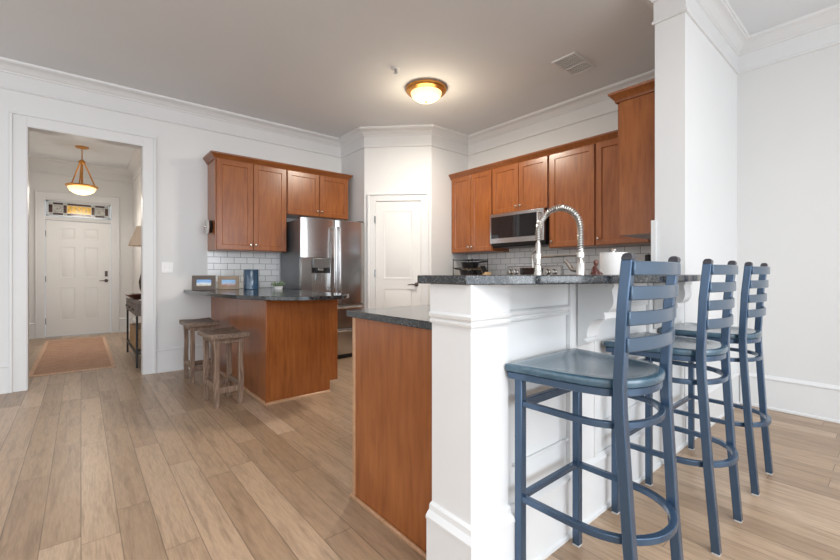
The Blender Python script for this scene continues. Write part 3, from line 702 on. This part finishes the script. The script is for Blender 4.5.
# hall furniture
t = thing('console_table', 'narrow console table with wooden drawers and thin black iron legs in the hall', 'table', (.485, 5.68, 0))
cw, cl = .255, 1.27
obj('top', box(BM(), -.005, cw, -.005, cl, .735, .76), 'console', t, .003); cs = obj('case', box(BM(), .004, cw - .004, .004, cl - .01, .60, .735), 'console', t)
for k in range(3):
    y0_ = .02 + k*.41; dw = obj('drawer', box(BM(), -.006, .006, y0_, y0_ + .395, .61, .727), 'console', t, .002)
    obj('pull', tube(BM(), [(-.005, y0_ + .13, .67), (-.022, y0_ + .14, .67), (-.022, y0_ + .26, .67), (-.005, y0_ + .27, .67)], .005, 6), 'iron', dw)
for x in (.012, cw - .012):
    for y in (.012, cl - .02): obj('leg', leg(BM(), [(x, y, 0), (x, y, .60)], .011), 'iron', t)
obj('shelf', box(BM(), .0, cw, .0, cl - .01, .155, .172), 'iron', t)
t = thing('basket', 'woven tan basket on the lower shelf of the hall console', 'basket', (.615, 6.25, .173))
bm = BM(); box(bm, -.105, .105, -.30, .45, 0, .25); obj('body', bm, 'wicker', t, .02)
bm = BM(); 
for k in range(7): box(bm, -.109, .109, -.304, .454, .02 + k*.034, .034 + k*.034)
for k in range(12): box(bm, -.112, -.10, -.27 + k*.062, -.25 + k*.062, .0, .25)
obj('weave', bm, 'wicker', t, .004)
bm = BM(); lathe(bm, [(.0, .0), (.05, .0), (.055, .01), (.10, .03), (.14, .062), (.135, .065), (.095, .038), (0, .018)], seg=24); tag(obj('bowl', bm, 'woodbowl'), 'dark red wooden bowl on the hall console table', 'bowl').location = (.575, 6.50, .76)
t = thing('table_lamp', 'table lamp with conical beige shade, cut off by the doorway edge', 'lamp', (.585, 5.86, .76))
bm = BM(); lathe(bm, [(0, 0), (.06, 0), (.062, .012), (.03, .03), (.022, .08), (.05, .16), (.058, .24), (.03, .36), (.014, .42), (.012, .70), (0, .70)], seg=22); obj('base', bm, 'bronze', t)
bm = BM(); lathe(bm, [(.158, .665), (.160, .665), (.08, .90), (.078, .90)], seg=30); sh = obj('lamp_shade', bm, 'shade', t)
# rug
t = thing('runner_rug', 'faded terracotta runner rug on the hall floor before the front door', 'rug', (-.06, 7.38, 0))
obj('field', box(BM(), -.365, .365, -1.46, 1.46, .001, .010), 'rug', t, .002)
bm = BM(); box(bm, -.375, -.335, -1.47, 1.47, .001, .012); box(bm, .335, .375, -1.47, 1.47, .001, .012); box(bm, -.335, .335, -1.47, -1.43, .001, .012); box(bm, -.335, .335, 1.43, 1.47, .001, .012)
obj('border', bm, 'rugedge', t, .002)

# wall switch
t = thing('light_switch', 'white double light switch plate on the wall between doorway and peninsula', 'switch', (.741, YL, 1.164))
obj('plate', box(BM(), -.056, .056, -.006, 0, -.058, .058), 'plate', t, .002)
for x in (-.023, .023): obj('toggle', box(BM(), x - .005, x + .005, -.016, -.004, -.012, .012), 'outlet' if 0 else 'plate', t, .001)
t = thing('wall_outlet', 'small grey outlet on the white tile beside the navy canister', 'outlet', (1.60, YL - .008, 1.075))
obj('plate', box(BM(), -.05, .05, -.006, 0, -.028, .028), 'outlet', t, .002)
for x in (-.022, .022): obj('socket', box(BM(), x - .012, x + .012, -.009, -.004, -.012, .012), 'outlet', t, .001)

# things on the peninsula
def photo_frame(x, y, w_, h_, fw, m1, m2, label, rz):
    t = thing('photo_frame', label, 'picture frame', (x, y, CT), rz, 'framed photos on the peninsula')
    tl = Matrix.Rotation(math.radians(-12), 4, 'X')
    bm = BM(); 
    for a in ((-w_/2, w_/2, 0, fw), (-w_/2, w_/2, h_ - fw, h_), (-w_/2, -w_/2 + fw, fw, h_ - fw), (w_/2 - fw, w_/2, fw, h_ - fw)): box(bm, a[0], a[1], -.009, .009, a[2], a[3], tl)
    obj('frame', bm, m1, t, .001); obj('photograph', box(BM(), -w_/2 + fw, w_/2 - fw, -.002, .004, fw, h_ - fw, tl), m2, t)
    bm = BM(); loft(bm, [[(-.03, .012, .002), (.03, .012, .002), (.02, .05, .11), (-.02, .05, .11)][::1], [(-.03, .085, .002), (.03, .085, .002), (.02, .055, .11), (-.02, .055, .11)]]) if 0 else box(bm, -.02, .02, .0, .004, 0, h_*.7, Matrix.Translation((0, .075, 0)) @ Matrix.Rotation(math.radians(14), 4, 'X'))
    obj('stand', bm, m1, t)
photo_frame(1.045, 4.98, .235, .165, .045, 'frame_g', 'photo1', 'dark grey framed beach photo nearest the wall end of the peninsula', math.radians(-14))
photo_frame(1.30, 4.98, .225, .155, .040, 'frame_b', 'photo2', 'tan framed photo of a person outdoors, between grey frame and canister', math.radians(-20))
t = thing('canister', 'tall navy blue cylindrical canister on the peninsula', 'canister', (1.515, 4.86, CT))
bm = BM(); lathe(bm, [(0, 0), (.078, 0), (.082, .006), (.082, .222), (.078, .232), (.070, .232), (.068, .05), (0, .045)], seg=30); obj('body', bm, 'bluec', t)
obj('base_ring', lathe(BM(), [(.080, .045), (.0835, .046), (.0835, .052), (.080, .053)], seg=30), 'bluec', t)
t = thing('potted_succulent', 'small pale green succulent in a low white dish by the fridge', 'plant', (1.78, 4.72, CT))
obj('dish', lathe(BM(), [(0, 0), (.045, 0), (.055, .035), (.05, .036), (.045, .028), (0, .028)], seg=20), 'white', t)
bm = BM(); rnd = random.Random(5)
for k in range(26):
    a = k*2.4; r = .012 + .045*(k/26); el = .9 - .6*k/26
    p = Vector((r*.5*math.cos(a), r*.5*math.sin(a), .028)); q = p + Vector((math.cos(a)*math.cos(el)*.07, math.sin(a)*math.cos(el)*.07, math.sin(el)*.085))
    tube(bm, [p, (p + q)/2 + Vector((0, 0, .004)), q], [.006, .011, .002], 6)
obj('leaves', bm, 'green', t)
# chrome and black gadget hung on the cabinet side
t = thing('cabinet_gadget', 'round chrome and black gadget mounted on the dark side of the wall cabinet', 'gadget', (1.15, 5.11, 1.635))
t.scale = (1.15, 1.2, 1.2)
RY = Matrix.Rotation(-PI/2, 4, 'Y')
obj('magnet', lathe(BM(), [(0, 0), (.06, 0), (.065, .01), (.055, .022), (0, .022)], seg=22, mat=RY), 'black', t)
bm = BM(); lathe(bm, [(0, .02), (.03, .022), (.075, .03), (.08, .038), (.06, .048), (.02, .052), (.008, .07), (0, .07)], seg=26, mat=RY); obj('disc', bm, 'chrome', t)

# ------------------------------------------------------------------ faucet
t = thing('kitchen_faucet', 'tall brushed nickel spring-neck faucet behind the bar top', 'faucet', (2.31, 1.245, S2T))
b0 = S2T
bm = BM(); lathe(bm, [(0, 0), (.034, 0), (.034, .008), (.028, .014), (.027, .24), (.022, .26), (.016, .27), (.016, .33), (0, .33)], seg=20); obj('body', bm, 'chrome', t)
obj('lever', tube(BM(), [(-.0, .02, .20), (-.0, .055, .205), (0, .10, .262)], [.016, .013, .010], 10), 'chrome', t)
AR, ZC = .147, 1.365 - b0
path = [(0, 0, .28 + (ZC - .28)*k/10) for k in range(10)] + [(0, AR - AR*math.cos(PI*k/24), ZC + AR*math.sin(PI*k/24)) for k in range(25)] + [(0, 2*AR, ZC - (ZC - .38)*k/8) for k in range(1, 9)]
obj('hose', tube(BM(), path, .0105, 10), 'chrome', t)
# spring: a helix along the same path
P = [Vector(p) for p in path]; seglen = [0]
for a, b in zip(P, P[1:]): seglen.append(seglen[-1] + (b - a).length)
Ltot = seglen[-1]; turns = 44; hp = []
def at(s):
    for i in range(len(P) - 1):
        if s <= seglen[i + 1] + 1e-9:
            f = (s - seglen[i])/(seglen[i + 1] - seglen[i]); return P[i].lerp(P[i + 1], f), (P[i + 1] - P[i]).normalized()
    return P[-1], (P[-1] - P[-2]).normalized()
for k in range(turns*10 + 1):
    s = Ltot*(.02 + .96*k/(turns*10)); p, tg = at(s); a = Vector((1, 0, 0)); b = tg.cross(a); th = 2*PI*k/10
    hp.append(p + (a*math.cos(th) + b*math.sin(th))*.0185)
obj('spring', tube(BM(), hp, .0036, 6), 'chrome', t)
bm = BM(); lathe(bm, [(0, .385), (.014, .385), (.018, .37), (.018, .24), (.022, .235), (.022, .20), (.030, .165), (.030, .155), (0, .155)], c=(0, 2*AR, 0), seg=18); sp = obj('spray_head', bm, 'chrome', t)
obj('trigger', tube(BM(), [(0, 2*AR + .02, .33), (0, 2*AR + .045, .31), (0, 2*AR + .04, .22)], .006, 8), 'chrome', sp)
bm = tube(BM(), [(0, 0, .292), (0, 2*AR - .02, .292)], .0105, 10); lathe(bm, [(.016, .277), (.026, .277), (.026, .307), (.016, .307)], c=(0, 2*AR, 0), seg=18); lathe(bm, [(.016, .277), (.024, .277), (.024, .307), (.016, .307)], seg=18); obj('support_arm', bm, 'chrome', t)

# paper towel
t = thing('paper_towel_holder', 'white paper towel roll on a metal stand behind the nearest stool', 'paper towels', (2.655, 1.205, S2T))
obj('base', lathe(BM(), [(0, 0), (.085, 0), (.085, .008), (0, .010)], seg=24), 'chrome', t)
obj('roll', lathe(BM(), [(.02, .012), (.082, .012), (.082, .315), (.02, .315)], seg=36), 'paper', t)
obj('post', lathe(BM(), [(0, .01), (.008, .01), (.008, .325), (.016, .33), (.017, .338), (.008, .345), (0, .346)], seg=14), 'chrome', t)
# figurine
t = thing('figurine', 'maroon seated figurine with bowed dark head beside the faucet', 'figurine', (2.38, 1.19, S2T))
t.scale = (.80, .80, .82)
bm = BM(); lathe(bm, [(0, 0), (.055, 0), (.056, .10), (.054, .17), (.046, .20), (.032, .235), (.018, .262), (.010, .275), (0, .277)], seg=18)
for v in bm.verts:
    k = v.co.z/.25; v.co.y += .0; v.co.x += -.030*(1 - k)**1.0*0 ; v.co.y -= .012*math.sin(k*PI)
tube(bm, [(0.01, -.005, .235), (.04, -.02, .215), (.075, -.03, .185), (.105, -.04, .15), (.10, -.04, 0)], [.012, .018, .018, .014, .014], 10)
obj('body', bm, 'redclay', t)
bm = BM(); lathe(bm, [(0, -.024), (.012, -.02), (.018, -.005), (.018, .008), (.012, .020), (0, .025)], c=(.010, -.002, .298), seg=14); tube(bm, [(0, 0, .265), (.008, -.001, .285)], .008, 8); obj('head', bm, 'woodbowl', t)
# dark bottle
t = thing('bottle', 'small black bottle on the counter in front of the tiled wall by the column', 'bottle', (3.40, 1.275, S2T))
obj('body', lathe(BM(), [(0, 0), (.030, 0), (.032, .01), (.032, .20), (.024, .23), (.019, .24), (.019, .25), (0, .25)], seg=20), 'black', t)
obj('cap', lathe(BM(), [(0, .25), (.022, .25), (.022, .322), (.018, .328), (0, .33)], seg=20), 'dark', t)

# pans, board, knives left of the range
bz = S2T
t = thing('cutting_board', 'pale wooden cutting board standing behind the stacked black pans', 'cutting board', (4.13, 3.80, bz))
bm = BM(); box(bm, -.012, .012, -.19, .19, 0, .27, Matrix.Rotation(math.radians(10), 4, 'Y')); obj('board', bm, 'board', t, .006)
def pan(x, y, z, r, h, ang, label):
    t = thing('frying_pan', label, 'pan', (x, y, z), ang, 'stacked black pans left of the range')
    obj('body', lathe(BM(), [(0, 0), (r*.8, 0), (r*.88, .01), (r, h), (r + .008, h + .002), (r + .006, h + .006), (r - .006, h), (r*.82, .012), (0, .008)], seg=30), 'black', t)
    obj('handle', tube(BM(), [(-r, 0, h - .005), (-r - .06, 0, h + .012), (-r - .17, 0, h + .022)], [.010, .011, .009], 8), 'black', t)
t = thing('pan_rack', 'black wire rack holding the stacked pans left of the range', 'rack', (3.96, 3.68, bz))
bm = BM()
for sx in (-.15, .15):
    for sy in (-.17, .17): tube(bm, [(sx, sy, 0), (sx, sy, .375)], .006, 6)
for z in (.02, .13, .25, .355):
    tube(bm, [(-.15, -.17, z), (.15, -.17, z), (.15, .17, z), (-.15, .17, z), (-.15, -.17, z)], .005, 6)
    for k in range(-2, 3): tube(bm, [(-.15, k*.06, z), (.15, k*.06, z)], .003, 5)
obj('frame', bm, 'iron', t)
pan(3.955, 3.68, bz + .0265, .135, .085, math.radians(10), 'black pan on the lowest tier of the rack')
pan(3.955, 3.68, bz + .1365, .14, .085, math.radians(-95), 'black pan on the middle tier of the rack, handle pointing left')
pan(3.955, 3.68, bz + .2565, .12, .065, math.radians(170), 'small black pan on the upper tier of the rack')
t = thing('knife_block', 'wooden knife block with slanted black handles between pans and range', 'knife block', (3.93, 3.385, bz))
tl = Matrix.Rotation(math.radians(32), 4, 'X')
bm = BM(); sidewise(bm, [(-.07, 0), (.06, 0), (.075, .12), (-.03, .20), (-.07, .14)], -.05, .05); obj('block', bm, 'board', t, .004)
for i in range(5):
    for j in range(2):
        kx, ky = -.036 + i*.018, .0 + j*.045
        p = Vector((kx, -.03 + .07*j + .03, .175 - .045*j)); q = p + Vector((0, .055, .10 - .01*j))
        kn = obj('kitchen_knife', tube(BM(), [p + Vector((0, .004, .006)), p + Vector((0, .008, .016)), q], [.005, .008, .008], 8), 'black'); kn.location = (3.93, 3.385, bz)
        tag(kn, 'black-handled knife slotted in the wooden knife block', 'knife', 'knives in the block')
